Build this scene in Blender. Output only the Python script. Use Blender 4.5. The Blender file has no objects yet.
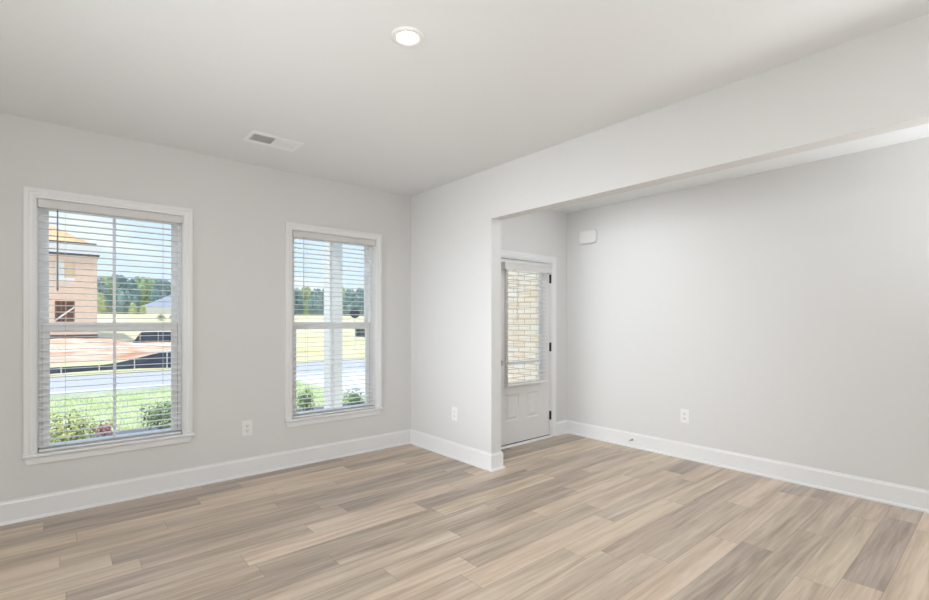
import bpy, bmesh, math, random
from mathutils import Vector, Matrix, noise
random.seed(7)
C = bpy.context.scene
COL = C.collection
R = math.radians
# ------------------------------------------------------------------ camera, world, sun, lights, exposure
cam_d = bpy.data.cameras.new('camera'); cam = bpy.data.objects.new('camera', cam_d); COL.objects.link(cam)
CAM_H = 1.363
cam.location = (0, 0, CAM_H)
cam.rotation_euler = (R(90), 0, R(49.471 - 90))
cam_d.sensor_width = 36.0; cam_d.lens = 474.845 / 929 * 36
cam_d.shift_y = 20.76 / 929
cam_d.clip_start = 0.02; cam_d.clip_end = 600
C.camera = cam

C.view_settings.view_transform = 'Standard'
C.view_settings.look = 'None'
C.view_settings.gamma = 1
C.view_settings.use_curve_mapping = False
C.view_settings.exposure = 0.35

def nodes_of(m):
    nt = m.node_tree; return nt, nt.nodes, nt.links

W = bpy.data.worlds.new('sky'); C.world = W; W.use_nodes = True
nt = W.node_tree; nt.nodes.clear()
wo = nt.nodes.new('ShaderNodeOutputWorld'); bg = nt.nodes.new('ShaderNodeBackground')
tc = nt.nodes.new('ShaderNodeTexCoord'); sx = nt.nodes.new('ShaderNodeSeparateXYZ')
rp = nt.nodes.new('ShaderNodeValToRGB')
rp.color_ramp.elements[0].position = 0.0; rp.color_ramp.elements[0].color = (0.74, 0.87, 1.0, 1)
rp.color_ramp.elements[1].position = 0.55; rp.color_ramp.elements[1].color = (0.46, 0.69, 1.0, 1)
nz = nt.nodes.new('ShaderNodeTexNoise'); nz.inputs['Scale'].default_value = 3.2; nz.inputs['Detail'].default_value = 6
mp = nt.nodes.new('ShaderNodeMapping'); mp.inputs['Scale'].default_value = (1, 1, 3.2)
cr = nt.nodes.new('ShaderNodeValToRGB'); cr.color_ramp.elements[0].position = .55; cr.color_ramp.elements[1].position = .78
mx = nt.nodes.new('ShaderNodeMixRGB'); mx.inputs['Color2'].default_value = (1, 1, 1, 1)
L = nt.links.new
L(tc.outputs['Generated'], sx.inputs[0]); L(sx.outputs['Z'], rp.inputs[0])
L(tc.outputs['Generated'], mp.inputs[0]); L(mp.outputs[0], nz.inputs['Vector']); L(nz.outputs['Fac'], cr.inputs[0])
L(cr.outputs['Color'], mx.inputs['Fac']); L(rp.outputs[0], mx.inputs['Color1']); L(mx.outputs[0], bg.inputs['Color'])
bg.inputs['Strength'].default_value = 0.95
L(bg.outputs[0], wo.inputs['Surface'])

sun_d = bpy.data.lights.new('sun', 'SUN'); sun_d.energy = 2.6; sun_d.angle = R(0.6); sun_d.color = (1, .95, .86)
sun = bpy.data.objects.new('sun', sun_d); COL.objects.link(sun)
sun.rotation_euler = Vector((0.62, 0.31, -1.65)).to_track_quat('-Z', 'Y').to_euler()
sun.location = (-20, -10, 30)

def area(name, loc, direction, sx_, sy_, power, col=(.95, .99, 1.035)):
    d = bpy.data.lights.new(name, 'AREA'); d.shape = 'RECTANGLE'; d.size = sx_; d.size_y = sy_; d.energy = power; d.color = col
    o = bpy.data.objects.new(name, d); COL.objects.link(o); o.location = loc
    o.rotation_euler = Vector(direction).to_track_quat('-Z', 'Y').to_euler(); return o
# unseen area lights added to brighten the room
# fills from the left side, from ceiling height and upward from low down
area('side_fill', (-2.1, 1.6, 1.45), (1, 0.05, 0), 1.8, 1.9, 3.6).data.spread = R(70)  # added side fill, this wall has no window
area('side_fill', (-2.1, 2.6, 1.3), (1, 0.12, -.05), 1.6, 1.9, 9.2).data.spread = R(50)
area('side_fill', (-2.1, 1.0, 1.3), (1, 0.3, -.02), 1.6, 1.9, 4.4).data.spread = R(40)
area('ceiling_fill', (-.8, 0.0, 2.72), (0, 0, -1), .3, .3, 60)  # added fill at ceiling height, no fixture built
area('ceiling_fill', (3.7, 2.6, 2.66), (0.15, 0.1, -1), .3, .3, 7.2)  # for the entry downlight hidden behind the header
area('upward_fill', (0.3, -1.2, 0.9), (0, 0, 1), 1.2, 1.2, 35)  # added upward fill that brightens the ceiling
area('upward_fill', (0.15, 0.5, 0.3), (0.35, 0.75, 1), 0.8, 0.8, 2.0).data.spread = R(95)
area('upward_fill', (0.15, 0.5, 0.3), (0.1, 0.9, 1), 0.8, 0.8, 3.0).data.spread = R(70)
area('upward_fill', (3.9, -1.5, 0.9), (0, 0.3, 1), 1.0, 1.2, 32).data.spread = R(120)

# ------------------------------------------------------------------ helpers
def tag(o, label=None, cat=None, group=None, kind=None):
    if label: o['label'] = label
    if cat: o['category'] = cat
    if group: o['group'] = group
    if kind: o['kind'] = kind
    return o
def empty(name, loc=(0, 0, 0), rz=0):
    o = bpy.data.objects.new(name, None); COL.objects.link(o); o.location = loc; o.rotation_euler = (0, 0, rz)
    o.empty_display_size = .1
    return o
def obj(name, bm, mat, parent=None, smooth=False, loc=None):
    me = bpy.data.meshes.new(name)
    bmesh.ops.recalc_face_normals(bm, faces=bm.faces[:])
    bm.to_mesh(me); bm.free()
    if isinstance(mat, (list, tuple)):
        for m in mat: me.materials.append(m)
    else: me.materials.append(mat)
    if smooth:
        for p in me.polygons: p.use_smooth = True
    o = bpy.data.objects.new(name, me); COL.objects.link(o)
    if parent is not None: o.parent = parent
    if loc: o.location = loc
    return o
def box(bm, x0, x1, y0, y1, z0, z1, bevel=0, seg=2, mi=0):
    vs = [bm.verts.new((x, y, z)) for x in (x0, x1) for y in (y0, y1) for z in (z0, z1)]
    idx = [(0, 1, 3, 2), (4, 6, 7, 5), (0, 4, 5, 1), (2, 3, 7, 6), (0, 2, 6, 4), (1, 5, 7, 3)]
    fs = [bm.faces.new([vs[i] for i in f]) for f in idx]
    for f in fs: f.material_index = mi
    if bevel:
        es = list({e for f in fs for e in f.edges})
        bmesh.ops.bevel(bm, geom=es, offset=bevel, segments=seg, affect='EDGES', profile=.5)
    return fs
def B(*boxes, bevel=0):
    bm = bmesh.new()
    for b in boxes: box(bm, *b, bevel=bevel)
    return bm
def tube(bm, a, b, r0, r1=None, n=10, caps=True):
    a = Vector(a); b = Vector(b); r1 = r0 if r1 is None else r1
    d = (b - a).normalized(); q = d.to_track_quat('Z', 'Y')
    ra = []; rb = []
    for i in range(n):
        t = 2 * math.pi * i / n; v = q @ Vector((math.cos(t), math.sin(t), 0))
        ra.append(bm.verts.new(a + v * r0)); rb.append(bm.verts.new(b + v * r1))
    for i in range(n): bm.faces.new((ra[i], ra[(i + 1) % n], rb[(i + 1) % n], rb[i]))
    if caps: bm.faces.new(ra[::-1]); bm.faces.new(rb)
def lathe(bm, prof, center, axis='Z', n=32, closed_ends=True):
    """prof: list of (r, h) spun about an axis through center"""
    c = Vector(center); rings = []
    for r, h_ in prof:
        ring = []
        for i in range(n):
            t = 2 * math.pi * i / n
            p = {'Z': Vector((r * math.cos(t), r * math.sin(t), h_)), 'X': Vector((h_, r * math.cos(t), r * math.sin(t))), 'Y': Vector((r * math.cos(t), h_, r * math.sin(t)))}[axis]
            ring.append(bm.verts.new(c + p))
        rings.append(ring)
    for a, b in zip(rings, rings[1:]):
        for i in range(n): bm.faces.new((a[i], a[(i + 1) % n], b[(i + 1) % n], b[i]))
    if closed_ends:
        bm.faces.new(rings[0]); bm.faces.new(rings[-1])
def prism(bm, poly, y0, y1, plane='XZ'):
    def P(a, b, c): return {'XZ': (a, c, b), 'XY': (a, b, c), 'YZ': (c, a, b)}[plane]
    f = [bm.verts.new(P(a, b, y0)) for a, b in poly]; g = [bm.verts.new(P(a, b, y1)) for a, b in poly]
    n = len(poly); bm.faces.new(f); bm.faces.new(g[::-1])
    for i in range(n): bm.faces.new((f[i], f[(i + 1) % n], g[(i + 1) % n], g[i]))
def copy_tree(o, parent=None):
    c = o.copy(); COL.objects.link(c)
    if parent is not None: c.parent = parent
    for ch in list(o.children): copy_tree(ch, c)
    return c

# ------------------------------------------------------------------ materials
def mat(name, col, rough=.5, spec=.5, metal=0.0, bump=0.0, bscale=200.0, var=0.0, vscale=6.0, emit=None):
    m = bpy.data.materials.new(name); m.use_nodes = True
    nt, N, Lk = nodes_of(m); p = N['Principled BSDF']
    p.inputs['Base Color'].default_value = (*col, 1); p.inputs['Roughness'].default_value = rough
    p.inputs['Specular IOR Level'].default_value = spec; p.inputs['Metallic'].default_value = metal
    if var or bump:
        t = N.new('ShaderNodeTexCoord')
    if var:
        n = N.new('ShaderNodeTexNoise'); n.inputs['Scale'].default_value = vscale; n.inputs['Detail'].default_value = 4
        r = N.new('ShaderNodeValToRGB'); r.color_ramp.elements[0].position = .3; r.color_ramp.elements[1].position = .7
        r.color_ramp.elements[0].color = (*[max(0, c * (1 - var)) for c in col], 1); r.color_ramp.elements[1].color = (*[min(1, c * (1 + var)) for c in col], 1)
        Lk.new(t.outputs['Object'], n.inputs['Vector']); Lk.new(n.outputs['Fac'], r.inputs[0]); Lk.new(r.outputs[0], p.inputs['Base Color'])
    if bump:
        n2 = N.new('ShaderNodeTexNoise'); n2.inputs['Scale'].default_value = bscale; n2.inputs['Detail'].default_value = 2
        b = N.new('ShaderNodeBump'); b.inputs['Strength'].default_value = bump; b.inputs['Distance'].default_value = .002
        Lk.new(t.outputs['Object'], n2.inputs['Vector']); Lk.new(n2.outputs['Fac'], b.inputs['Height']); Lk.new(b.outputs[0], p.inputs['Normal'])
    if emit:
        p.inputs['Emission Color'].default_value = (1, .97, .92, 1); p.inputs['Emission Strength'].default_value = emit
    return m
WALL = mat('wall_paint', (.725, .72, .705), .62, .3, bump=.08, bscale=350)
CEIL = mat('ceiling_paint', (.835, .845, .845), .8, .2, bump=.06, bscale=250)
TRIM = mat('trim_paint', (.83, .83, .825), .32, .5)
VINYL = mat('window_vinyl', (.97, .97, .96), .4, .4)
DOORP = mat('door_paint', (.80, .785, .775), .38, .5)
SLAT = mat('blind_slat', (.90, .89, .875), .4, .4)
VAL = mat('blind_valance_shaded', (.70, .685, .665), .45, .4)  # base colour darkened for the shade on the valance
CORD = mat('blind_cord', (.72, .71, .69), .8, .2)
WAND = mat('wand_plastic', (.32, .33, .33), .25, .5)
PLAST = mat('white_plastic', (.86, .855, .84), .35, .5)
DARK = mat('socket_dark', (.04, .04, .04), .6, .3)
IRON = mat('dark_bronze', (.035, .032, .03), .4, .5, .7)
STEEL = mat('satin_nickel', (.45, .44, .42), .35, .5, .9)
RUB = mat('rubber', (.75, .74, .72), .7, .3)
SWEEP_GAP = mat('sweep_and_gap_dark', (.03, .03, .03), .7, .2)  # door sweep rubber, also the dark sash gap strips
EXTP = mat('exterior_paint', (.92, .90, .86), .5)
VENTM = mat('vent_enamel', (.93, .93, .92), .4, .4)
DUCT = mat('duct_metal', (.12, .12, .115), .6, .3)
LENS = mat('lamp_lens', (1, .98, .95), .4, .2, emit=14)

def glass_mat():
    m = bpy.data.materials.new('window_glass'); m.use_nodes = True
    nt, N, Lk = nodes_of(m); N.clear()
    o = N.new('ShaderNodeOutputMaterial'); t = N.new('ShaderNodeBsdfTransparent'); g = N.new('ShaderNodeBsdfGlossy'); x = N.new('ShaderNodeMixShader'); f = N.new('ShaderNodeLayerWeight'); pw = N.new('ShaderNodeMath'); pw.operation = 'POWER'; pw.inputs[1].default_value = 5; ma = N.new('ShaderNodeMath'); ma.operation = 'MULTIPLY_ADD'; ma.inputs[1].default_value = .9; ma.inputs[2].default_value = .03
    t.inputs[0].default_value = (.965, .98, .975, 1); g.inputs['Roughness'].default_value = .01; f.inputs['Blend'].default_value = .5
    Lk.new(f.outputs['Facing'], pw.inputs[0]); Lk.new(pw.outputs[0], ma.inputs[0])
    Lk.new(ma.outputs[0], x.inputs[0]); Lk.new(t.outputs[0], x.inputs[1]); Lk.new(g.outputs[0], x.inputs[2]); Lk.new(x.outputs[0], o.inputs[0])
    return m
GLASS = glass_mat()

def floor_mat():
    m = bpy.data.materials.new('vinyl_plank_floor'); m.use_nodes = True
    nt, N, Lk = nodes_of(m); p = N['Principled BSDF']
    def M(op, a, b=None, c=None):
        n = N.new('ShaderNodeMath'); n.operation = op
        for i, v in enumerate((a, b, c)):
            if v is None: continue
            if isinstance(v, (int, float)): n.inputs[i].default_value = v
            else: Lk.new(v, n.inputs[i])
        return n.outputs[0]
    def WN(x, y):
        cb = N.new('ShaderNodeCombineXYZ'); Lk.new(x, cb.inputs[0])
        if y is not None: Lk.new(y, cb.inputs[1])
        w = N.new('ShaderNodeTexWhiteNoise'); w.noise_dimensions = '2D'; Lk.new(cb.outputs[0], w.inputs['Vector']); return w
    tc = N.new('ShaderNodeTexCoord'); s = N.new('ShaderNodeSeparateXYZ'); Lk.new(tc.outputs['Object'], s.inputs[0])
    X, Y = s.outputs['X'], s.outputs['Y']
    PW, PL = .167, 1.22
    v = M('DIVIDE', M('SUBTRACT', Y, 1.28), PW); row = M('FLOOR', v); fv = M('SUBTRACT', v, row)
    off = WN(row, None).outputs['Value']
    u = M('ADD', M('DIVIDE', X, PL), off); colm = M('FLOOR', u); fu = M('SUBTRACT', u, colm)
    w = WN(row, colm); wv = w.outputs['Value']; wc = N.new('ShaderNodeSeparateColor'); Lk.new(w.outputs['Color'], wc.inputs[0])
    # grain: noise stretched along the plank, shifted per plank
    def grain(sx_, sy_, det, dist, k):
        cb = N.new('ShaderNodeCombineXYZ')
        Lk.new(M('ADD', M('MULTIPLY', X, sx_), M('MULTIPLY', wc.outputs[0], 37.0 + k)), cb.inputs[0])
        Lk.new(M('ADD', M('MULTIPLY', Y, sy_), M('MULTIPLY', wc.outputs[1], 19.0 + k)), cb.inputs[1])
        n = N.new('ShaderNodeTexNoise'); n.inputs['Scale'].default_value = 1; n.inputs['Detail'].default_value = det; n.inputs['Distortion'].default_value = dist
        Lk.new(cb.outputs[0], n.inputs['Vector']); return n.outputs['Fac']
    g1 = grain(.9, 11, 5, .6, 0); g2 = grain(3.5, 95, 4, .3, 5); g3 = grain(1.6, 26, 6, 1.2, 11)
    # plank tone 0..1
    tone = M('ADD', M('MULTIPLY', wv, .50), M('ADD', M('MULTIPLY', M('SUBTRACT', g1, .5), 1.15), M('ADD', M('MULTIPLY', M('SUBTRACT', g2, .5), .40), M('ADD', M('MULTIPLY', M('SUBTRACT', g3, .5), .70), .39))))
    r = N.new('ShaderNodeValToRGB'); e = r.color_ramp.elements
    e[0].position = 0.0; e[0].color = (.24, .168, .115, 1)
    e[1].position = 1.0; e[1].color = (.72, .60, .475, 1)
    a = e.new(.3); a.color = (.36, .272, .20, 1)
    a = e.new(.55); a.color = (.50, .392, .292, 1)
    a = e.new(.78); a.color = (.61, .49, .375, 1)
    Lk.new(tone, r.inputs[0])
    # hue drift per plank: some pinker, some greyer
    hs = N.new('ShaderNodeHueSaturation'); Lk.new(r.outputs[0], hs.inputs['Color'])
    Lk.new(M('ADD', .494, M('MULTIPLY', wc.outputs[2], .010)), hs.inputs['Hue'])
    Lk.new(M('ADD', .80, M('MULTIPLY', wc.outputs[0], .3)), hs.inputs['Saturation'])
    # seams
    dv = M('MULTIPLY', M('MINIMUM', fv, M('SUBTRACT', 1.0, fv)), PW); du = M('MULTIPLY', M('MINIMUM', fu, M('SUBTRACT', 1.0, fu)), PL)
    seam = M('LESS_THAN', M('MINIMUM', dv, du), .0011)
    mxx = N.new('ShaderNodeMixRGB'); mxx.inputs['Color2'].default_value = (.12, .085, .06, 1); Lk.new(M('MULTIPLY', seam, .6), mxx.inputs['Fac']); Lk.new(hs.outputs[0], mxx.inputs['Color1'])
    Lk.new(mxx.outputs[0], p.inputs['Base Color'])
    Lk.new(M('ADD', .29, M('MULTIPLY', g2, .14)), p.inputs['Roughness'])
    p.inputs['Specular IOR Level'].default_value = .45
    b = N.new('ShaderNodeBump'); b.inputs['Strength'].default_value = .12; b.inputs['Distance'].default_value = .001
    Lk.new(M('SUBTRACT', g2, M('MULTIPLY', seam, .8)), b.inputs['Height']); Lk.new(b.outputs[0], p.inputs['Normal'])
    return m
FLOOR = floor_mat()

def brick_mat(name, c1, c2, mortar, plane, bw=.203, bh=.067, ms=.010):
    m = bpy.data.materials.new(name); m.use_nodes = True
    nt, N, Lk = nodes_of(m); p = N['Principled BSDF']; p.inputs['Roughness'].default_value = .85
    tc = N.new('ShaderNodeTexCoord'); s = N.new('ShaderNodeSeparateXYZ'); cb = N.new('ShaderNodeCombineXYZ'); br = N.new('ShaderNodeTexBrick')
    Lk.new(tc.outputs['Object'], s.inputs[0]); Lk.new(s.outputs[plane], cb.inputs[0]); Lk.new(s.outputs['Z'], cb.inputs[1])
    Lk.new(cb.outputs[0], br.inputs['Vector'])
    br.inputs['Scale'].default_value = 1; br.inputs['Brick Width'].default_value = bw + ms; br.inputs['Row Height'].default_value = bh + ms; br.inputs['Mortar Size'].default_value = ms / 2
    br.inputs['Color1'].default_value = (*c1, 1); br.inputs['Color2'].default_value = (*c2, 1); br.inputs['Mortar'].default_value = (*mortar, 1)
    Lk.new(br.outputs['Color'], p.inputs['Base Color'])
    b = N.new('ShaderNodeBump'); b.inputs['Strength'].default_value = .5; b.inputs['Distance'].default_value = .006; b.invert = True
    Lk.new(br.outputs['Fac'], b.inputs['Height']); Lk.new(b.outputs[0], p.inputs['Normal'])
    return m
BRICKP = brick_mat('porch_brick', (.92, .76, .59), (.95, .88, .77), (.52, .35, .21), 'Y')
BRICKH = brick_mat('orange_brick', (.82, .58, .43), (.90, .68, .53), (.80, .69, .60), 'X')
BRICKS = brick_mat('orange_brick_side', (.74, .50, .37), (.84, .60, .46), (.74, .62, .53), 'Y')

# ------------------------------------------------------------------ dimensions
YW = 4.424          # window wall face
XC = 2.991          # stub wall face
XC2 = 3.114
YJ = 3.122          # stub end
XR = 4.713          # right wall face
YD = 3.590          # front door wall face
ZC = 2.752; ZF = 2.672; ZH = 2.293
XL = -2.2; YB = -2.5
HX = [(-.117, .771), (1.659, 2.547)]; HZ0, HZ1 = .44, 2.215

# ------------------------------------------------------------------ the room
def struct(name, bm, m, label, cat, parent=None, smooth=False):
    o = obj(name, bm, m, parent, smooth); tag(o, label, cat, None, 'structure'); return o
struct('floor', B((XL - .1, XC + .05, YB - .1, YW + .02, -.12, 0), (XC + .05, XR + .1, YB - .1, YD + .05, -.12, 0)), FLOOR, 'warm greige wood-look plank floor running across the empty room', 'floor')
struct('ceiling', B((XL - .15, XC + .02, YB - .15, YW + .15, ZC, ZC + .16)), CEIL, 'plain white ceiling over the main room', 'ceiling')
struct('ceiling', B((XC2, XR + .15, YB - .15, YD + .15, ZF, ZC + .16)), CEIL, 'white ceiling strip of the entry behind the header', 'ceiling')
bm = bmesh.new()
WT = .16
xs = [XL - .15, HX[0][0], HX[0][1], HX[1][0], HX[1][1], XC2]
for i in range(5):
    if i in (1, 3):
        box(bm, xs[i], xs[i + 1], YW, YW + WT, -.3, HZ0); box(bm, xs[i], xs[i + 1], YW, YW + WT, HZ1, ZC + .1)
    else: box(bm, xs[i], xs[i + 1], YW, YW + WT, -.3, ZC + .1)
struct('wall_left', bm, WALL, 'light grey wall holding the two windows', 'wall')
struct('wall_center', B((XC, XC2, YJ, YW, 0, ZC), (XC, XC2, YB, YJ, ZH, ZC)), WALL, 'light grey stub wall and header framing the wide entry opening', 'wall')
DX0, DX1, DZ1 = 3.478, 4.422, 2.052
struct('wall_entry', B((XC2, DX0, YD, YD + .16, 0, ZC), (DX1, XR + .15, YD, YD + .16, 0, ZC), (DX0, DX1, YD, YD + .16, DZ1, ZC)), WALL, 'light grey wall around the white entry door', 'wall')
struct('wall_right', B((XR, XR + .15, YB - .15, YD, 0, ZC)), WALL, 'long blank light grey wall at right', 'wall')
struct('wall_rear', B((XL - .15, XR, YB - .15, YB, 0, ZC)), WALL, 'light grey wall behind the camera', 'wall')
struct('wall_side', B((XL - .15, XL, YB, YW, 0, ZC)), WALL, 'light grey wall left of the camera', 'wall')

PROF = [(0, 0), (.029, 0), (.029, .008), (.025, .016), (.015, .021), (.015, .134), (.012, .141), (.007, .147), (.006, .156), (0, .156)]
def baseboard(name, pts, label, ends=(None, None)):
    """profile swept along pts (2-D) with mitred corners; the room lies to the right of travel"""
    bm = bmesh.new(); rings = []
    P = [Vector(p) for p in pts]
    full = ([Vector(ends[0])] if ends[0] else []) + P + ([Vector(ends[1])] if ends[1] else [])
    k0 = 1 if ends[0] else 0
    for i, p in enumerate(P):
        j = i + k0
        ns = []
        if j > 0: d = (full[j] - full[j - 1]).normalized(); ns.append(Vector((d.y, -d.x)))
        if j < len(full) - 1: d = (full[j + 1] - full[j]).normalized(); ns.append(Vector((d.y, -d.x)))
        n = ns[0] if len(ns) == 1 else (ns[0] + ns[1]) / (1 + ns[0].dot(ns[1]))
        rings.append([bm.verts.new((p.x + n.x * o, p.y + n.y * o, z)) for o, z in PROF])
    for a, b in zip(rings, rings[1:]):
        for i in range(len(PROF) - 1): bm.faces.new((a[i], a[i + 1], b[i + 1], b[i]))
    bm.faces.new(rings[0]); bm.faces.new(rings[-1])
    return struct(name, bm, TRIM, label, 'baseboard')
CASW = .064
baseboard('baseboard_left', [(XL, YW), (XC, YW)], 'white baseboard under the two windows', (None, (XC, YJ)))
baseboard('baseboard_center', [(XC, YW), (XC, YJ), (XC2, YJ), (XC2, YD)], 'white baseboard wrapping the stub wall end', ((XL, YW), (DX0, YD)))
baseboard('baseboard_entry', [(DX1 + CASW - .001, YD), (XR, YD)], 'short white baseboard between entry door casing and corner', (None, (XR, 0)))
baseboard('baseboard_right', [(XR, YD), (XR, YB)], 'long white baseboard along the right wall', ((DX1, YD), None))

# ------------------------------------------------------------------ windows
def casing_bm(x0, x1, z0, z1, y, w=CASW, sgn=-1):
    """picture-frame casing on three sides with a stepped profile, mitred"""
    bm = bmesh.new()
    prof = [(0, 0), (0, .011), (.010, .013), (.014, .013), (.018, .016), (.034, .016), (.040, .020), (w, .020), (w, 0)]
    path = [((x0, z0), (-1, 0)), ((x0, z1), (-1, 1)), ((x1, z1), (1, 1)), ((x1, z0), (1, 0))]
    rings = []
    for (px, pz), (nx, nz_) in path:
        rings.append([bm.verts.new((px + nx * o, y + sgn * d, pz + nz_ * o)) for o, d in prof])
    for a, b in zip(rings, rings[1:]):
        for i in range(len(prof)): bm.faces.new((a[i], a[(i + 1) % len(prof)], b[(i + 1) % len(prof)], b[i]))
    bm.faces.new(rings[0]); bm.faces.new(rings[-1])
    return bm
def ring_boxes(x0, x1, y0, y1, z0, z1, wl, wt, wb):
    return [(x0, x0 + wl, y0, y1, z0, z1), (x1 - wl, x1, y0, y1, z0, z1), (x0 + wl, x1 - wl, y0, y1, z1 - wt, z1), (x0 + wl, x1 - wl, y0, y1, z0, z0 + wb)]
def make_window(idx, x0, x1, label):
    t = empty('window_%d' % idx, ((x0 + x1) / 2, YW, HZ0)); tag(t, label, 'window', None, 'structure')
    cx = (x0 + x1) / 2; hw = (x1 - x0) / 2; H = HZ1 - HZ0
    obj('casing', casing_bm(-hw, hw, 0, H, 0), TRIM, t)
    bm = bmesh.new(); box(bm, -hw - .072, hw + .078, -.038, -.0005, -.016, .004, bevel=.005); box(bm, -hw + .0005, hw - .0005, 0, .09, -.0, .004)
    obj('stool', bm, TRIM, t)
    bm = bmesh.new(); prism(bm, [(-hw - .062, -.0165), (hw + .062, -.0165), (hw + .046, -.066), (-hw - .046, -.066)], -.016, -.0005); obj('apron', bm, TRIM, t)
    jl = .0145
    obj('jamb_liner', B((-hw, -hw + .006, 0.001, .158, .004, H), (hw - .006, hw, .001, .158, .004, H), (-hw + .006, hw - .006, .001, .158, H - .006, H), (-hw, hw, .09, .158, 0, .004)), TRIM, t)
    f0 = hw - .006
    obj('window_frame', B(*ring_boxes(-f0, f0, .068, .150, .004, H - .006, .022, .012, .03)), VINYL, t)
    zm0, zm1 = 1.268 - HZ0, 1.350 - HZ0
    a = f0 - .022
    # upper sash (outer track)
    us = obj('upper_sash', B(*ring_boxes(-a, a, .108, .138, zm0 + .012, H - .018, .036, .032, .05)), VINYL, t)
    g = a - .036
    obj('pane', B((-g, g, .121, .125, zm0 + .062, H - .050)), GLASS, us)
    obj('muntin', B((-.010, .010, .113, .120, zm0 + .062, H - .050)), VINYL, us)
    ls = obj('lower_sash', B(*ring_boxes(-a, a, .074, .104, .006, zm1, .042, .056, .030)), VINYL, t)
    g = a - .042
    obj('pane', B((-g, g, .087, .091, .036, zm1 - .056)), GLASS, ls)
    obj('muntin', B((-.010, .010, .079, .086, .036, zm1 - .056)), VINYL, ls)
    obj('sash_gap_shade', B((-a - .003, -a + .001, .071, .0745, .006, zm1), (a - .001, a + .003, .071, .0745, .006, zm1)), SWEEP_GAP, t)  # dark strips drawn in place of the shaded sash track gaps
    return t
make_window(1, *HX[0], 'left white double-hung window facing the brick house across the road')
make_window(2, *HX[1], 'right white double-hung window facing the white porch column')

# ------------------------------------------------------------------ blinds
def slats_bm(hw, z0, z1, pitch, y, depth, tilt=0.0):
    bm = bmesh.new(); n = int(round((z1 - z0) / pitch)); prof = []
    for k in range(n + 1):
        z = z0 + (z1 - z0) * k / n
        pts = []
        for s, c in ((-.5, 0), (-.25, .0016), (0, .0022), (.25, .0016), (.5, 0)):
            pts.append((s * depth, c))
        top = [(a, c + .0014) for a, c in pts]; bot = [(a, c - .0014) for a, c in pts[::-1]]
        ring = []
        for x in (-hw, hw):
            ring.append([bm.verts.new((x, y + a * math.cos(tilt) - c * math.sin(tilt), z + a * math.sin(tilt) + c * math.cos(tilt))) for a, c in top + bot])
        m = len(ring[0])
        for i in range(m): bm.faces.new((ring[0][i], ring[0][(i + 1) % m], ring[1][(i + 1) % m], ring[1][i]))
        bm.faces.new(ring[0]); bm.faces.new(ring[1][::-1])
    return bm
def cords_bm(xs_, z0, z1, y, depth, pitch):
    bm = bmesh.new()
    for x in xs_:
        for dy in (-depth / 2 - .001, depth / 2 + .001): tube(bm, (x, y + dy, z0), (x, y + dy, z1), .0009, n=6)
    return bm
def window_blind(cx, label):
    hw = .4325; t = empty('window_blind', (cx, YW, HZ0)); tag(t, label, 'blind', 'white slatted window blinds')
    H = HZ1 - HZ0; y = .036; dep = .050
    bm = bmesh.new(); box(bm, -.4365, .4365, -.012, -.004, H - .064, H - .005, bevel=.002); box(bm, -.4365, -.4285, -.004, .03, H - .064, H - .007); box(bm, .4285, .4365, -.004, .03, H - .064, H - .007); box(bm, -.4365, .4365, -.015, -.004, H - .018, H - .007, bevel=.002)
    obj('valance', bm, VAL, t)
    obj('headrail', B((-.426, .426, .006, .058, H - .045, H - .008)), SLAT, t)
    obj('slats', slats_bm(hw, .040, H - .070, .0455, y, dep, R(-2)), SLAT, t)
    bm = bmesh.new(); box(bm, -hw, hw, y - .026, y + .026, .007, .022, bevel=.003); obj('bottom_rail', bm, SLAT, t)
    xs_ = (-.29, .31)
    obj('ladder_cord', cords_bm(xs_, .015, H - .05, y, dep, .0455), CORD, t)
    bm = bmesh.new(); xw = -.332; tube(bm, (xw, -.003, H - .075), (xw, -.003, 1.155), .0042, .0052, n=8); tube(bm, (xw, -.003, 1.155), (xw, -.003, 1.135), .0065, .005, n=8); tube(bm, (xw, -.003, H - .075), (xw, .012, H - .05), .002, n=6)
    obj('tilt_wand', bm, WAND if cx < 1 else mat('wand_light', (.70, .66, .58), .3), t, smooth=False)
    return t
window_blind(sum(HX[0]) / 2, 'open white slatted blind in the left window, by the brick house view')
window_blind(sum(HX[1]) / 2, 'open white slatted blind in the right window, by the porch column view')

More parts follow.
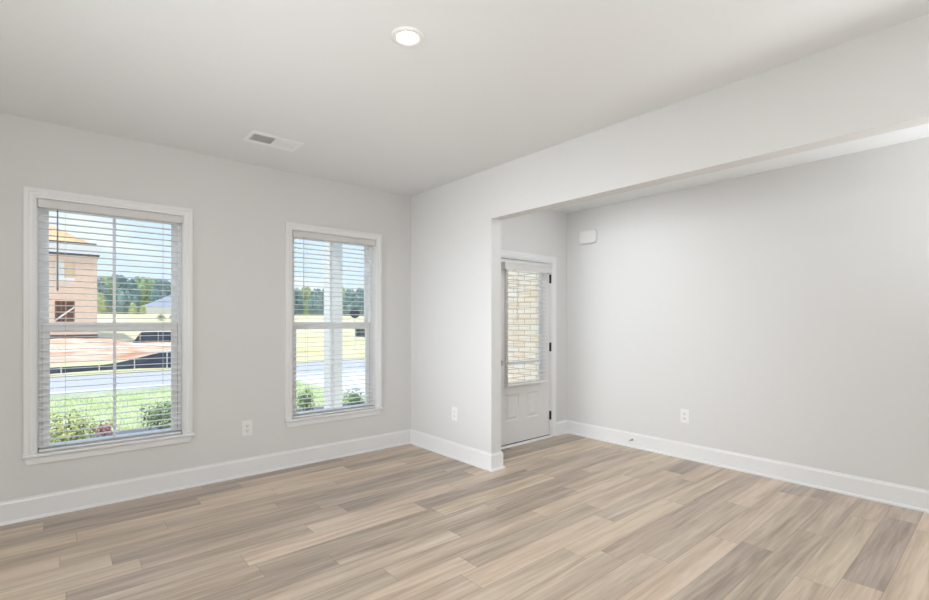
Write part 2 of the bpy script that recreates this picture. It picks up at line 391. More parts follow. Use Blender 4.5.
# ------------------------------------------------------------------ entry door
d = empty('door_1', (3.95, YD, 0)); tag(d, 'white half-glass entry door with two raised panels below', 'door', None, 'structure')
DC = 3.95; SX0, SX1 = 3.497 - DC, 4.406 - DC; DY = .018; DT = .045
LX0, LX1, LZ0, LZ1 = 3.685 - DC, 4.262 - DC, .665, 1.965
def door_slab():
    bm = bmesh.new()
    px = [(3.668 - DC, 3.880 - DC), (4.010 - DC, 4.222 - DC)]; pz0, pz1 = .268, .560
    y0, y1 = DY, DY + DT
    xs_ = [SX0, px[0][0], px[0][1], px[1][0], px[1][1], SX1]
    # front: pieces around the two panels and the lite
    box(bm, SX0, SX1, y0, y1, .022, pz0); box(bm, SX0, SX1, y0, y1, pz1, LZ0); box(bm, SX0, SX1, y0, y1, LZ1, 2.034)
    box(bm, SX0, LX0, y0, y1, LZ0, LZ1); box(bm, LX1, SX1, y0, y1, LZ0, LZ1)
    for i in (0, 2, 4): box(bm, xs_[i], xs_[i + 1], y0, y1, pz0, pz1)
    for a, b in px:      # sunk moulding then raised field
        lv = [(0, 0), (.012, .010), (.022, .010), (.042, .002), (.046, .001)]
        rings = []
        for o, dd in lv: rings.append([bm.verts.new((x, y0 + dd, z)) for x, z in ((a + o, pz0 + o), (b - o, pz0 + o), (b - o, pz1 - o), (a + o, pz1 - o))])
        for r, s in zip(rings, rings[1:]):
            for i in range(4): bm.faces.new((r[i], r[(i + 1) % 4], s[(i + 1) % 4], s[i]))
        bm.faces.new(rings[-1])
        box(bm, a, b, y1 - .01, y1, pz0, pz1)
    return bm
slab = obj('door_slab', door_slab(), DOORP, d)
lf = obj('lite_frame', B(*ring_boxes(LX0 - .025, LX1 + .025, DY - .012, DY, LZ0 - .025, LZ1 + .025, .032, .032, .032), bevel=.003), DOORP, slab)
obj('pane', B((LX0, LX1, DY + .02, DY + .026, LZ0, LZ1)), GLASS, slab)
obj('muntin', B((LX0, LX1, DY + .004, DY + .019, .885, .912)), VINYL, slab)
obj('casing', casing_bm(DX0 - DC, DX1 - DC, 0, DZ1, 0), TRIM, d)
obj('door_jamb', B((DX0 - DC, SX0 - .002, 0.001, .15, 0, DZ1), (SX1 + .003, DX1 - DC, .001, .15, 0, DZ1), (SX0 - .002, SX1 + .003, .001, .15, 2.037, DZ1)), TRIM, d)
bm = bmesh.new(); prism(bm, [(-.022, .0), (.075, 0), (.075, .016), (.02, .016), (-.016, .006)], SX0 - .002, SX1 + .003, 'YZ'); obj('threshold', bm, TRIM, d)
obj('door_sweep', B((SX0 + .002, SX1 - .002, DY - .003, DY + .03, .0165, .0235)), SWEEP_GAP, d)
for z in (.25, 1.054, 1.856):
    bm = bmesh.new(); xh = 4.4075 - DC
    tube(bm, (xh + .006, DY - .012, z - .05), (xh + .006, DY - .012, z + .05), .0075, n=12)
    for q in (-.0505, .0505): tube(bm, (xh + .006, DY - .012, z + q - .004), (xh + .006, DY - .012, z + q + .004), .0055, n=10)
    box(bm, xh - .010, xh + .016, DY - .006, DY - .0005, z - .05, z + .05)
    obj('hinge', bm, IRON, d)
bm = bmesh.new(); kx = 3.546 - DC
lathe(bm, [(.030, 0), (.030, -.008), (.012, -.012), (.012, -.034), (.024, -.040), (.029, -.052), (.026, -.064), (.012, -.070)], (kx, DY, .915), 'Y', 24)
obj('door_knob', bm, STEEL, slab, True)

def door_blind():
    t = empty('door_blind', (3.965, YD + DY - .012, LZ0)); tag(t, 'white slatted blind hung over the entry door glass', 'blind')
    H = LZ1 + .02 - LZ0; y = -.034
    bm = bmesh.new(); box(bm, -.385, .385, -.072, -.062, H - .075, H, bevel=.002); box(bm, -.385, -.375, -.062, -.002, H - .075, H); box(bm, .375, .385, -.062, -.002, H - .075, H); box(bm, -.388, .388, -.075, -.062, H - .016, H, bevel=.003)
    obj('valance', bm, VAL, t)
    obj('headrail', B((-.33, .33, -.058, -.004, H - .05, H - .004)), SLAT, t)
    obj('slats', slats_bm(.322, .035, H - .085, .0455, y, .050, R(-2)), SLAT, t)
    bm = bmesh.new(); box(bm, -.322, .322, y - .034, y + .030, -.002, .020, bevel=.003); obj('bottom_rail', bm, SLAT, t)
    obj('ladder_cord', cords_bm((-.2, .2), .01, H - .05, y, .05, .0455), CORD, t)
    bm = bmesh.new(); tube(bm, (-.19, -.064, H - .075), (-.19, -.064, H - .62), .0035, .0045, n=8); tube(bm, (-.19, -.064, H - .075), (-.19, -.05, H - .05), .002, n=6); obj('tilt_wand', bm, CORD, t)
    for s in (-1, 1):
        obj('hold_down_bracket', B((s * .322 - .006, s * .322 + .006, y - .01, -.0005, .003, .014)), PLAST, t)
    return t
door_blind()

# ------------------------------------------------------------------ wall plates, chime, stop, vent, downlight
def outlet(loc, rz, label):
    t = empty('wall_outlet', loc, rz); t.scale = (1.22, 1, 1.18); tag(t, label, 'outlet', 'white duplex wall outlets')
    bm = bmesh.new(); box(bm, -.036, .036, -.006, 0, -.058, .058, bevel=.003, seg=2); obj('cover_plate', bm, PLAST, t)
    for z in (.0195, -.0195):
        bm = bmesh.new(); box(bm, -.0165, .0165, -.0085, -.005, z - .0145, z + .0145, bevel=.0025)
        r = obj('receptacle', bm, PLAST, t)
        obj('socket_slot', B((-.0075, -.0050, -.0089, -.008, z - .003, z + .007), (.0050, .0075, -.0089, -.008, z - .003, z + .006), (-.0025, .0025, -.0089, -.008, z - .0105, z - .006)), DARK, r)
    bm = bmesh.new(); tube(bm, (0, -.0075, 0), (0, -.005, 0), .0032, n=12); obj('screw', bm, PLAST, t)
    return t
outlet((1.262, YW, .418), 0, 'white wall outlet between the two windows')
outlet((XC, 3.644, .440), R(-90), 'white wall outlet on the stub wall near the corner')
outlet((XR, 2.155, .420), R(-90), 'white wall outlet on the long right wall')

t = empty('door_chime', (XR, 3.272, 2.340)); tag(t, 'white rounded door chime box high on the right wall', 'door chime')
bm = bmesh.new(); rings = []
def rrect(hw, hh, rad, n=6):
    return [(sx_ * (hw - rad) + rad * math.cos(a), sz_ * (hh - rad) + rad * math.sin(a)) for sx_, sz_, a0 in ((1, 1, 0), (-1, 1, 90), (-1, -1, 180), (1, -1, 270)) for a in [R(a0 + 90 * k / n) for k in range(n + 1)]]
for ins, x in ((0, -.006), (0, -.034), (.003, -.041), (.009, -.045)):
    rings.append([bm.verts.new((x, a, b)) for a, b in rrect(.113 - ins, .077 - ins, .034 - ins)])
for a, b in zip(rings, rings[1:]):
    for i in range(len(a)): bm.faces.new((a[i], a[(i + 1) % len(a)], b[(i + 1) % len(a)], b[i]))
bm.faces.new(rings[0]); bm.faces.new(rings[-1]); obj('chime_cover', bm, mat('chime_plastic', (.78, .77, .755), .4, .4), t)
bm = bmesh.new(); box(bm, -.006, 0, -.098, .098, -.068, .068); obj('back_plate', bm, PLAST, t)

t = empty('door_stop', (XR - .015, 2.714, .082)); tag(t, 'small spring door stop on the right baseboard', 'door stop')
bm = bmesh.new(); tube(bm, (0, 0, 0), (-.006, 0, 0), .013, .011, n=16); obj('base_flange', bm, STEEL, t)
bm = bmesh.new(); pr = None; nr = 6; ntn = 11 * 14
for i in range(ntn + 1):
    a = i / 14 * 2 * math.pi; c = Vector((-.006 - .058 * i / ntn, .006 * math.cos(a), .006 * math.sin(a)))
    ring = [bm.verts.new(c + Vector((math.cos(q) * .0017, math.sin(q) * .0017 * math.cos(a), math.sin(q) * .0017 * math.sin(a)))) for q in [2 * math.pi * k / nr for k in range(nr)]]
    if pr:
        for k in range(nr): bm.faces.new((pr[k], pr[(k + 1) % nr], ring[(k + 1) % nr], ring[k]))
    pr = ring
obj('spring', bm, STEEL, t, True)
bm = bmesh.new(); tube(bm, (-.062, 0, 0), (-.080, 0, 0), .0085, .0075, n=14); obj('rubber_tip', bm, RUB, t)

VX0, VX1, VY0, VY1 = 1.072, 1.458, 3.632, 3.872
vx, vy = (VX0 + VX1) / 2, (VY0 + VY1) / 2
t = empty('ceiling_vent', (vx, vy, ZC)); tag(t, 'white two-way air vent in the ceiling', 'vent')
hx, hy = (VX1 - VX0) / 2, (VY1 - VY0) / 2; ix, iy = hx - .028, hy - .045
obj('vent_frame', B((-hx, -ix, -hy, hy, -.006, -.0005), (ix, hx, -hy, hy, -.006, -.0005), (-ix, ix, -hy, -iy, -.006, -.0005), (-ix, ix, iy, hy, -.006, -.0005), (-.002, .010, -iy, iy, -.006, -.0005), bevel=.0015), VENTM, t)
obj('duct_opening', B((-ix, ix, -iy, iy, -.0015, -.0005)), DUCT, t)
for (a, b, sgn) in ((-ix, -.002, 1), (.010, ix, -1)):
    bm = bmesh.new(); n = 13
    for k in range(n):
        x = a + (b - a) * (k + .5) / n; dx = .0042 * sgn
        vs = [bm.verts.new(p) for p in ((x - dx, -iy, -.0055), (x + dx, -iy, -.0017), (x + dx, iy, -.0017), (x - dx, iy, -.0055))]
        vs2 = [bm.verts.new(v.co + Vector((.0009, 0, .0004 * -sgn))) for v in vs]
        bm.faces.new(vs); bm.faces.new(vs2[::-1])
        for i in range(4): bm.faces.new((vs[i], vs[(i + 1) % 4], vs2[(i + 1) % 4], vs2[i]))
    obj('louver_bank', bm, VENTM, t)

t = empty('recessed_downlight', (1.297, 1.945, ZC)); tag(t, 'lit round recessed downlight in the ceiling', 'ceiling light')
bm = bmesh.new(); lathe(bm, [(.082, -.0005), (.082, -.006), (.076, -.010), (.056, -.009), (.047, -.0045), (.047, -.0005)], (0, 0, 0), 'Z', 48, False); obj('trim_ring', bm, PLAST, t, True)
bm = bmesh.new(); lathe(bm, [(.047, -.003), (.047, -.007), (.03, -.010), (.002, -.011)], (0, 0, 0), 'Z', 40); obj('lens', bm, LENS, t, True)

# ------------------------------------------------------------------ outside: ground
def sm(a, b, x):
    t_ = max(0, min(1, (x - a) / (b - a))); return t_ * t_ * (3 - 2 * t_)
GZ = -.2
def Hgt(x, y):
    return GZ + .34 * sm(32, 41, y) * (1 - sm(2.4, 4.0, x)) * (1 - sm(54, 60, y)) + 2.5 * sm(46, 80, y) - 1.1 * sm(82, 100, y)
def ground(name, x0, x1, y0, y1, nx, ny, m, label, cat, amp=0.0, sc=1.0, dz=0.0):
    bm = bmesh.new(); g = []
    for j in range(ny + 1):
        row = []
        for i in range(nx + 1):
            x = x0 + (x1 - x0) * i / nx; y = y0 + (y1 - y0) * j / ny
            z = Hgt(x, y) + dz
            if amp: z += amp * (noise.noise(Vector((x * sc, y * sc, 3.1))) + .5 * noise.noise(Vector((x * sc * 2.3, y * sc * 2.3, 9.1)))) * min(1, (y - y0) / 2, (y1 - y) / 3)
            row.append(bm.verts.new((x, y, z)))
        g.append(row)
    for j in range(ny):
        for i in range(nx): bm.faces.new((g[j][i], g[j][i + 1], g[j + 1][i + 1], g[j + 1][i]))
    o = obj(name, bm, m, None, True); tag(o, label, cat, None, 'structure'); return o
def noise_mat(name, stops, scale, detail=6, rough=.9, dist=0.0, stretch=(1, 1, 1)):
    m = bpy.data.materials.new(name); m.use_nodes = True
    nt, N, Lk = nodes_of(m); p = N['Principled BSDF']; p.inputs['Roughness'].default_value = rough; p.inputs['Specular IOR Level'].default_value = .2
    tc = N.new('ShaderNodeTexCoord'); mp = N.new('ShaderNodeMapping'); mp.inputs['Scale'].default_value = stretch
    n = N.new('ShaderNodeTexNoise'); n.inputs['Scale'].default_value = scale; n.inputs['Detail'].default_value = detail; n.inputs['Distortion'].default_value = dist
    r = N.new('ShaderNodeValToRGB'); e = r.color_ramp.elements
    e[0].position, e[0].color = stops[0][0], (*stops[0][1], 1); e[1].position, e[1].color = stops[-1][0], (*stops[-1][1], 1)
    for pos, c in stops[1:-1]: a = e.new(pos); a.color = (*c, 1)
    Lk.new(tc.outputs['Object'], mp.inputs[0]); Lk.new(mp.outputs[0], n.inputs['Vector']); Lk.new(n.outputs['Fac'], r.inputs[0]); Lk.new(r.outputs[0], p.inputs['Base Color'])
    return m
GRASSG = noise_mat('lawn_soil', [(.3, (.48, .56, .26)), (.55, (.60, .66, .36)), (.75, (.70, .74, .48))], 2.2)
ROADM = noise_mat('road', [(.3, (.52, .51, .56)), (.7, (.58, .57, .62))], 8)
CONC = noise_mat('concrete', [(.3, (.80, .79, .77)), (.7, (.88, .87, .85))], 5)
MULCH = noise_mat('mulch', [(.3, (.13, .12, .15)), (.55, (.22, .20, .24)), (.8, (.34, .31, .34))], 22, stretch=(1, 2.5, 1))
FIELD = noise_mat('dry_field', [(.3, (.66, .60, .34)), (.5, (.76, .64, .42)), (.7, (.82, .74, .50))], .12)
def dirt_mat():
    m = noise_mat('red_dirt', [(.30, (.58, .28, .18)), (.45, (.74, .46, .33)), (.57, (.80, .60, .46)), (.63, (.92, .89, .86))], .7, 8, dist=.5, stretch=(.8, .8, 1))
    nt, N, Lk = nodes_of(m); p = N['Principled BSDF']; base = p.inputs['Base Color'].links[0].from_socket
    tc = N.new('ShaderNodeTexCoord'); s = N.new('ShaderNodeSeparateXYZ'); Lk.new(tc.outputs['Object'], s.inputs[0])
    n2 = N.new('ShaderNodeTexNoise'); n2.inputs['Scale'].default_value = .5; n2.inputs['Detail'].default_value = 5; Lk.new(tc.outputs['Object'], n2.inputs['Vector'])
    def M(op, a, b):
        n = N.new('ShaderNodeMath'); n.operation = op
        for i, v in enumerate((a, b)):
            if isinstance(v, (int, float)): n.inputs[i].default_value = v
            else: Lk.new(v, n.inputs[i])
        return n.outputs[0]
    # straw spread over the road verge and over the plots further right
    fy = N.new('ShaderNodeMapRange'); fy.inputs[1].default_value = 24.5; fy.inputs[2].default_value = 22.5; Lk.new(M('ADD', s.outputs['Y'], M('MULTIPLY', n2.outputs['Fac'], 2.0)), fy.inputs[0])
    fx = N.new('ShaderNodeMapRange'); fx.inputs[1].default_value = 6.0; fx.inputs[2].default_value = 8.0; Lk.new(M('ADD', s.outputs['X'], M('MULTIPLY', n2.outputs['Fac'], 2.0)), fx.inputs[0])
    st = N.new('ShaderNodeValToRGB'); st.color_ramp.elements[0].position = .3; st.color_ramp.elements[0].color = (.62, .55, .28, 1); st.color_ramp.elements[1].position = .65; st.color_ramp.elements[1].color = (.84, .76, .48, 1)
    Lk.new(n2.outputs['Fac'], st.inputs[0])
    mxx = N.new('ShaderNodeMixRGB'); Lk.new(M('MAXIMUM', fy.outputs[0], fx.outputs[0]), mxx.inputs['Fac']); Lk.new(base, mxx.inputs['Color1']); Lk.new(st.outputs[0], mxx.inputs['Color2']); Lk.new(mxx.outputs[0], p.inputs['Base Color'])
    return m
ground('ground_lawn', -14, 30, YW + .16, 13.3, 40, 10, GRASSG, 'pale green front lawn outside the windows', 'lawn', dz=-.03)
ground('ground_road', -60, 90, 13.1, 17.9, 60, 3, ROADM, 'pale grey road beyond the front lawn', 'road', dz=-.04)
ground('ground_dirt', -60, 90, 17.7, 46.5, 150, 60, dirt_mat(), 'orange building-site dirt and straw across the road', 'dirt', amp=.16, sc=.35, dz=-.02)
ground('ground_field', -90, 160, 46, 190, 50, 50, FIELD, 'pale yellow field rising behind the building plots', 'field')
o = obj('ground_mulch', B((-8, 2.6, YW + .165, 8.3, GZ - .05, GZ + .005), (2.6, 4.7, 6.5, 8.3, GZ - .05, GZ + .005)), MULCH); tag(o, 'dark mulch bed below the windows', 'mulch', None, 'structure')
o = obj('trim_curb', B((-60, 90, 12.85, 13.18, GZ - .1, GZ + .06), bevel=.02), CONC); tag(o, 'white concrete curb along the near side of the road', 'curb', None, 'structure')
o = obj('ground_driveway', B((4.75, 9.5, 4.8, 12.84, GZ - .06, GZ + .012)), CONC); tag(o, 'pale concrete driveway right of the porch column', 'driveway', None, 'structure')
o = obj('ground_porch', B((2.62, 4.9, YD + .17, 6.45, GZ - .1, GZ + .12)), CONC); tag(o, 'concrete slab of the front porch', 'porch', None, 'structure')
o = obj('wall_porch', B((4.92, 5.2, YD + .17, 6.4, GZ, 3.0)), BRICKP); tag(o, 'cream brick porch wall seen through the door glass', 'wall', None, 'structure')
o = obj('trim_porch_beam', B((2.75, 4.915, 6.08, 6.32, 2.62, 2.9), (2.75, 2.99, YW + .165, 6.08, 2.62, 2.9)), TRIM); tag(o, 'white porch beam carried by the porch column', 'beam', None, 'structure')
# grass blades on the near lawn
GRB = noise_mat('grass_blades', [(.3, (.50, .60, .25)), (.7, (.70, .74, .42))], 3)
bm = bmesh.new(); rnd = random.Random(3)
for i in range(9000):
    x = rnd.uniform(-3, 4.7); y = 8.4 + 4.4 * rnd.random() ** 1.2; hgt = rnd.uniform(.03, .07); a = rnd.uniform(0, math.pi); lean = rnd.uniform(-.03, .03); w = .006
    c, s = math.cos(a) * w, math.sin(a) * w
    bm.faces.new([bm.verts.new(p) for p in ((x - c, y - s, GZ - .035), (x + c, y + s, GZ - .035), (x + lean, y + lean * .7, GZ - .03 + hgt))])
o = obj('grass', bm, GRB); tag(o, 'short green grass blades on the front lawn', 'grass', None, 'stuff')

# ------------------------------------------------------------------ porch column
t = empty('porch_column', (2.90, 6.2, GZ + .12)); tag(t, 'square white porch column outside the right window', 'column')
ZT = 2.62 - GZ - .12
bm = bmesh.new(); box(bm, -.095, .095, -.095, .095, .18, ZT - .12, bevel=.004); obj('shaft', bm, EXTP, t)
obj('column_base', B((-.12, .12, -.12, .12, 0, .15), (-.107, .107, -.107, .107, .15, .18), bevel=.004), EXTP, t)
obj('column_cap', B((-.107, .107, -.107, .107, ZT - .12, ZT - .07), (-.12, .12, -.12, .12, ZT - .07, ZT), bevel=.004), EXTP, t)

# ------------------------------------------------------------------ plants
BARK = mat('bark', (.22, .17, .13), .9, .1, var=.2, vscale=8)
def leaf_mat(name, a, b):
    m = noise_mat(name, [(.3, a), (.7, b)], 5, 3, .6); return m
def leaves_bm(center, rad, n, size, rnd, shell=.55):
    bm = bmesh.new()
    for i in range(n):
        u = rnd.uniform(-1, 1); ph = rnd.uniform(0, 2 * math.pi); rr = shell + (1 - shell) * rnd.random(); q = math.sqrt(1 - u * u)
        dirv = Vector((q * math.cos(ph), q * math.sin(ph), u)); bump = 1 + .22 * noise.noise(dirv * 2.6 + Vector((center[0] * 3, 1, rnd.random() * .01)))
        c = Vector(center) + Vector((dirv.x * rad[0], dirv.y * rad[1], dirv.z * rad[2])) * rr * bump
        nrm = (dirv + Vector((rnd.uniform(-.8, .8), rnd.uniform(-.8, .8), rnd.uniform(-.3, 1)))).normalized()
        t1 = nrm.orthogonal().normalized(); t1 = Matrix.Rotation(rnd.uniform(0, 6.28), 3, nrm) @ t1; t2 = nrm.cross(t1)
        s = size * rnd.uniform(.7, 1.3)
        pts = [c - t1 * s, c - t2 * s * .42 + nrm * s * .1, c + t1 * s, c + t2 * s * .42 + nrm * s * .1]
        bm.faces.new([bm.verts.new(p) for p in pts])
    return bm
def shrub(x, y, w, h_, m, n, size, label, seed, stems=7):
    rnd = random.Random(seed); t = empty('shrub', (x, y, Hgt(x, y) + .004)); tag(t, label, 'shrub')
    bm = leaves_bm((0, 0, h_ * .55), (w / 2, w / 2, h_ * .47), n, size, rnd, .35); obj('foliage', bm, m, t)
    bm = bmesh.new()
    for k in range(stems):
        a = rnd.uniform(0, 6.28); r_ = rnd.uniform(.15, .35) * w
        tube(bm, (rnd.uniform(-.02, .02), rnd.uniform(-.02, .02), 0), (math.cos(a) * r_, math.sin(a) * r_, h_ * rnd.uniform(.6, .85)), .006, .003, n=6)
    obj('stem', bm, BARK, t)
    return t
YEL = leaf_mat('yellow_green_leaves', (.42, .47, .12), (.70, .70, .30)); GRN = leaf_mat('dark_green_leaves', (.10, .20, .09), (.30, .40, .18)); RED = leaf_mat('red_leaves', (.42, .16, .18), (.66, .36, .38))
shrub(.08, 6.9, .62, .56, YEL, 700, .032, 'yellow-green leafy shrub at the lower left of the left window', 1)
shrub(1.10, 7.75, .60, .46, GRN, 700, .026, 'dark green shrub at the lower right of the left window', 2)
shrub(.46, 7.75, .32, .26, RED, 260, .024, 'small reddish shrub low in the middle of the left window', 3)
shrub(3.05, 7.55, .36, .46, GRN, 450, .024, 'small green shrub left of the porch column', 4)
shrub(3.78, 7.25, .42, .44, GRN, 450, .024, 'small green shrub right of the porch column', 5)

for q, xx in enumerate((9.2, 10.4, 11.6)):
    o = shrub(xx, 66, .95, .75, GRN, 260, .07, 'low dark bush in the pale field in front of the grey-roofed house', 60 + q); o['group'] = 'low dark bushes in the field'
def crown_bm(r_, hgt, z0, rnd, n=26, lv=1500, ls=.22):
    bm = bmesh.new()
    for k in range(n):
        u = rnd.random(); ph = rnd.uniform(0, 6.28); env = math.sin(math.pi * (.12 + .83 * u)) ** .7
        c = Vector((math.cos(ph) * r_ * env * rnd.uniform(.2, .8), math.sin(ph) * r_ * env * rnd.uniform(.2, .8), z0 + hgt * (.1 + .8 * u))); q = r_ * rnd.uniform(.26, .42)
        res = bmesh.ops.create_icosphere(bm, subdivisions=2, radius=q, matrix=Matrix.Translation(c))
        for v in res['verts']:
            dv = v.co - c; v.co = c + dv * (1 + .35 * noise.noise(v.co * 1.7) + .2 * noise.noise(v.co * 4.5))
    for i in range(lv):
        u = rnd.random(); ph = rnd.uniform(0, 6.28); env = math.sin(math.pi * (.1 + .85 * u)) ** .6; rr = rnd.uniform(.7, 1.08)
        c = Vector((math.cos(ph) * r_ * env * rr, math.sin(ph) * r_ * env * rr, z0 + hgt * u)); s = ls * rnd.uniform(.6, 1.4)
        t1 = Vector((rnd.uniform(-1, 1), rnd.uniform(-1, 1), rnd.uniform(-1, 1))).normalized(); t2 = t1.orthogonal().normalized()
        bm.faces.new([bm.verts.new(p) for p in (c - t1 * s, c - t2 * s * .6, c + t1 * s, c + t2 * s * .6)])
    return bm
def tree_proto(name, r_, hgt, m, seed, label, group):
    rnd = random.Random(seed); t = empty(name); tag(t, label, 'tree', group)
    obj('crown', crown_bm(r_, hgt * .88, hgt * .12, rnd), m, t)
    bm = bmesh.new(); tube(bm, (0, 0, -.3), (0, 0, hgt * .55), r_ * .07, r_ * .04, n=10)
    for k in range(4): a = rnd.uniform(0, 6.28); tube(bm, (0, 0, hgt * .3), (math.cos(a) * r_ * .5, math.sin(a) * r_ * .5, hgt * .6), r_ * .03, r_ * .015, n=6)
    obj('trunk', bm, BARK, t); return t
TG = [leaf_mat('tree_leaves_haze_blue', (.11, .21, .23), (.32, .43, .40)), leaf_mat('tree_leaves_mid', (.22, .32, .16), (.48, .56, .30)), leaf_mat('tree_leaves_pale', (.34, .42, .16), (.62, .64, .34))]  # first leaf colour has bluish distance haze mixed in
protos = {}
def put_tree(kind, u, Y, hgt, win, k):
    tt = (u - 464.5) / 474.845; sy, cy = math.sin(R(49.471)), math.cos(R(49.471))
    dX, dY = cy + tt * sy, sy - tt * cy; x = Y * dX / dY
    names = ['deep green', 'mid green', 'pale green']
    lab = '%s tree in the distant treeline seen through the %s window' % (names[kind], win)
    grp = '%s distant trees through the %s window' % (names[kind], win)
    if kind not in protos:
        o = tree_proto('broadleaf_tree', 3.6, 9.0, TG[kind], 20 + kind, lab, grp); protos[kind] = o
    else: o = copy_tree(protos[kind])
    o['label'] = lab; o['group'] = grp
    s = hgt / 9.0; o.location = (x, Y, Hgt(x, Y) - .1); o.scale = (s * .62, s * .62, s); o.rotation_euler = (0, 0, k * 1.3)
rt = random.Random(11); k = 0
for i, u in enumerate(range(96, 190, 11)): put_tree((0, 1, 0, 0, 1, 1, 0, 1, 0)[i], u, (110, 119, 128)[i % 3] + rt.uniform(-1, 1), (8.2, 9.2, 10.2)[i % 3] * rt.uniform(.93, 1.05), 'left', k); k += 1
for i, u in enumerate(range(284, 376, 11)): put_tree((0, 0, 1, 0, 0, 1, 0, 0, 1)[i], u, (110, 119, 128)[i % 3] + rt.uniform(-1, 1), (8.2, 9.2, 10.2)[i % 3] * rt.uniform(.93, 1.05), 'right', k); k += 1
for u, hh in ((99.5, 3.6), (133, 2.3), (143, 1.9)): put_tree(2, u, 89, hh, 'left', k); k += 1

# ------------------------------------------------------------------ brick house across the road
WRAP = mat('house_wrap', (.88, .88, .87), .6); OSB = mat('roof_sheathing', (.82, .52, .27), .8, .2, var=.2, vscale=1.2); FASC = mat('fascia', (.83, .83, .84), .5); SOFF = mat('drip_edge_soffit_shadow', (.07, .085, .11), .7)  # last one: dark drip edge, also the soffit's shadow tone
FOUND = mat('foundation', (.13, .115, .14), .9, .1); TIMB = mat('stud_timber', (.78, .66, .50), .8); TIMD = mat('dark_interior', (.16, .07, .05), .9, .1); TAN = mat('tan_board', (.86, .66, .42), .8)
h = empty('brick_house', (2.06, 42, -.22)); tag(h, 'unfinished orange brick house with bare roof across the road', 'house')
HW, HD = 13.0, 11.0; zb, ze = .64, 5.86 + .22
wx0, wx1, wz0, wz1 = -2.25, -1.22, 1.52, 2.92
vx0, vx1, vz0, vz1 = -2.27, -1.20, 4.22, 5.70
bm = B((-HW, vx0, 0, .25, zb, ze), (vx1, 0, 0, .25, zb, ze))
box(bm, vx0, vx1, 0, .25, zb, wz0); box(bm, vx0, vx1, 0, .25, wz1, vz0); box(bm, vx0, vx1, 0, .25, vz1, ze)
box(bm, vx0, wx0, 0, .25, wz0, wz1); box(bm, wx1, vx1, 0, .25, wz0, wz1)
obj('front_wall', bm, BRICKH, h)
obj('side_wall', B((-.25, 0, .25, HD, zb, ze), (-HW, -HW + .25, .25, HD, zb, ze), (-HW + .25, -.25, HD - .25, HD, zb, ze)), BRICKS, h)
obj('foundation', B((-HW - .02, .02, -.02, HD, -.2, zb)), FOUND, h)
obj('floor_deck', B((-HW + .25, -.25, .25, HD - .25, 3.1, 3.3)), TIMD, h)
wd = obj('window_opening', B((wx0, wx1, .26, .30, wz0, wz1)), TIMD, h)
obj('stud', B(*[(x, x + .05, .20, .26, wz0, wz1) for x in (wx0 + .02, wx0 + .30, wx0 + .58, wx1 - .07)]), mat('red_stud', (.40, .17, .11), .8), wd)
bm = bmesh.new(); tube(bm, (wx0 - .05, .12, wz0 + .02), (wx1 + .0, .12, wz0 + 1.0), .05, n=4); obj('brace', bm, WRAP, wd)
up = obj('upper_window', B((vx0, vx0 + .5, .18, .22, vz0 + .25, vz1)), WRAP, h)
obj('sheathing', B((vx0 + .5, vx1, .18, .22, vz0 + .3, vz1)), TAN, up)
obj('sill_wrap', B((vx0, vx1, .1, .22, vz0, vz0 + .3)), WRAP, up)
ov = .12
obj('soffit_shadow', B((-HW - ov, ov, -ov, HD + ov, ze - .02, ze + .10)), SOFF, h)  # soffit slab coloured dark as the shadow under the eave
obj('fascia', B((-HW - ov - .05, ov + .05, -ov - .05, HD + ov + .05, ze + .10, ze + .76)), FASC, h)
obj('drip_edge', B((-HW - ov + .15, ov - .15, -ov + .15, HD + ov - .15, ze + .76, ze + .90)), SOFF, h)
bm = bmesh.new(); z0 = ze + .90; x0, x1, y0, y1 = -HW - ov + .15, ov - .5, -ov + .15, HD + ov - .15; q = (y1 - y0) / 2; pk = z0 + q * .62
v = [bm.verts.new(p) for p in ((x0, y0, z0), (x1, y0, z0), (x1, y1, z0), (x0, y1, z0), (x0 + q, y0 + q, pk), (x1 - q, y0 + q, pk))]
for f in ((0, 1, 5, 4), (1, 2, 5), (2, 3, 4, 5), (3, 0, 4), (0, 3, 2, 1)): bm.faces.new([v[i] for i in f])
obj('roof', bm, OSB, h)

# distant house with grey roof
h = empty('distant_house', (11.6, 97, Hgt(12, 97) - .05)); tag(h, 'distant white house with blue-grey roof among the trees', 'house')
obj('walls', B((0, 11, 0, 8, 0, 2.5)), WRAP, h)
bm = bmesh.new(); v = [bm.verts.new(p) for p in ((-.6, -.6, 2.5), (11.6, -.6, 2.5), (11.6, 8.6, 2.5), (-.6, 8.6, 2.5), (4.0, 4, 4.9), (7.5, 4, 4.9))]
for f in ((0, 1, 5, 4), (1, 2, 5), (2, 3, 4, 5), (3, 0, 4), (0, 3, 2, 1)): bm.faces.new([v[i] for i in f])
obj('roof', bm, mat('grey_shingle', (.36, .38, .46), .8), h)
obj('fascia', B((-.65, 11.65, -.65, -.5, 2.25, 2.52)), WRAP, h)

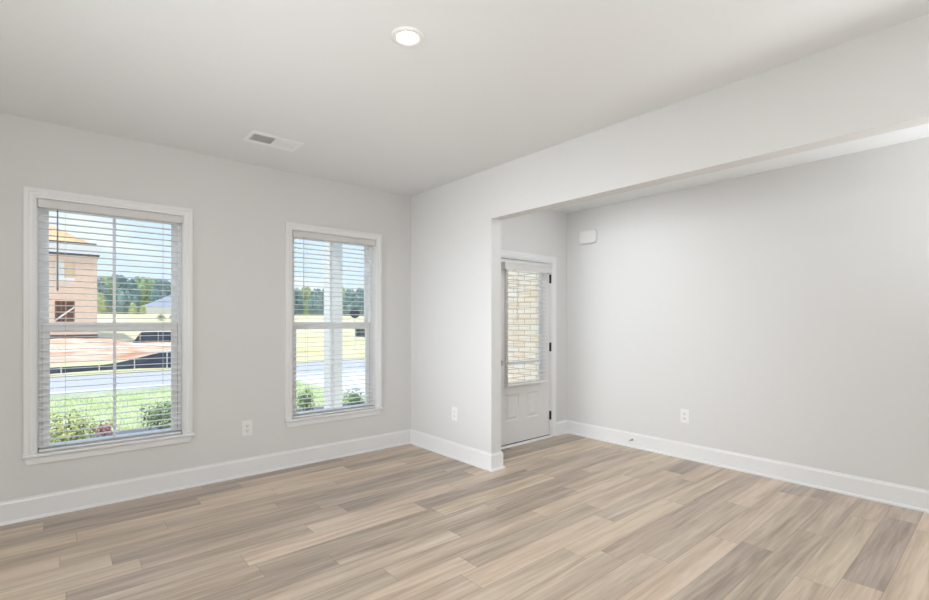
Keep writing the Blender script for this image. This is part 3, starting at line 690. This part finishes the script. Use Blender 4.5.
# ------------------------------------------------------------------ silt fences, sign, box
FAB = mat('silt_fabric', (.055, .075, .12), .8, .2, var=.3, vscale=2); STK = mat('fence_stake', (.75, .72, .66), .8)
def silt_fence(x0, x1, y0, y1, hf, step, label, n=60):
    t = empty('silt_fence', (x0, y0, GZ)); tag(t, label, 'silt fence')
    bm = bmesh.new(); rows = []
    for i in range(n + 1):
        f = i / n; x = (x1 - x0) * f; y = (y1 - y0) * f + .06 * math.sin(x * 2.1); hh = hf(x0 + x)
        b = Hgt(x0 + x, y0 + y) - GZ - .1
        rows.append([bm.verts.new(p) for p in ((x, y, b), (x, y + .03 * math.sin(x * 5), b + .1 + hh * .5), (x, y, b + .1 + hh), (x, y + .012, b + .1 + hh), (x, y + .012, b))])
    for a, b in zip(rows, rows[1:]):
        for i in range(5): bm.faces.new((a[i], a[(i + 1) % 5], b[(i + 1) % 5], b[i]))
    bm.faces.new(rows[0]); bm.faces.new(rows[-1])
    obj('fabric', bm, FAB, t)
    x = step * .4
    while x < x1 - x0:
        f = x / (x1 - x0); hh = hf(x0 + x)
        if hh > .05: obj('stake', B((x - .014, x + .014, (y1 - y0) * f - .075, (y1 - y0) * f - .03, -.1, hh + .08)), STK, t)
        x += step
    return t
silt_fence(-3, 4.2, 18.6, 18.6, lambda x: .18 + .36 * sm(.9, 3.0, x), .9, 'long black silt fence along the far road edge, lower at its left end')
silt_fence(4.0, 8.2, 41, 41, lambda x: .75 * sm(3.9, 4.6, x), 1.1, 'black silt fence further back on the dirt, right of the brick house')

t = empty('road_sign', (12.56, 24.1, GZ - .05)); tag(t, 'dark round sign on a thin post beyond the road', 'sign')
SGN = mat('sign_back', (.022, .028, .05), .6); 
bm = bmesh.new(); tube(bm, (0, 0, 0), (0, 0, 2.2), .03, n=8); obj('post', bm, STK, t)
bm = bmesh.new(); dv = Vector((12.56, 24.1, 0)).normalized() * .012; tube(bm, Vector((0, 0, 2.03)) - dv * 3.6, Vector((0, 0, 2.03)) - dv * 2.6, .27, n=24); obj('sign_plate', bm, SGN, t)
t = empty('utility_box', (21.6, 40.5, GZ - .05)); tag(t, 'small dark utility box beside the round sign', 'utility box')
bm = bmesh.new(); box(bm, -.4, .4, -.3, .3, .06, .85, bevel=.03); obj('cabinet', bm, mat('box_green', (.03, .05, .065), .5), t)
obj('pad', B((-.5, .5, -.4, .4, 0, .06)), CONC, t)
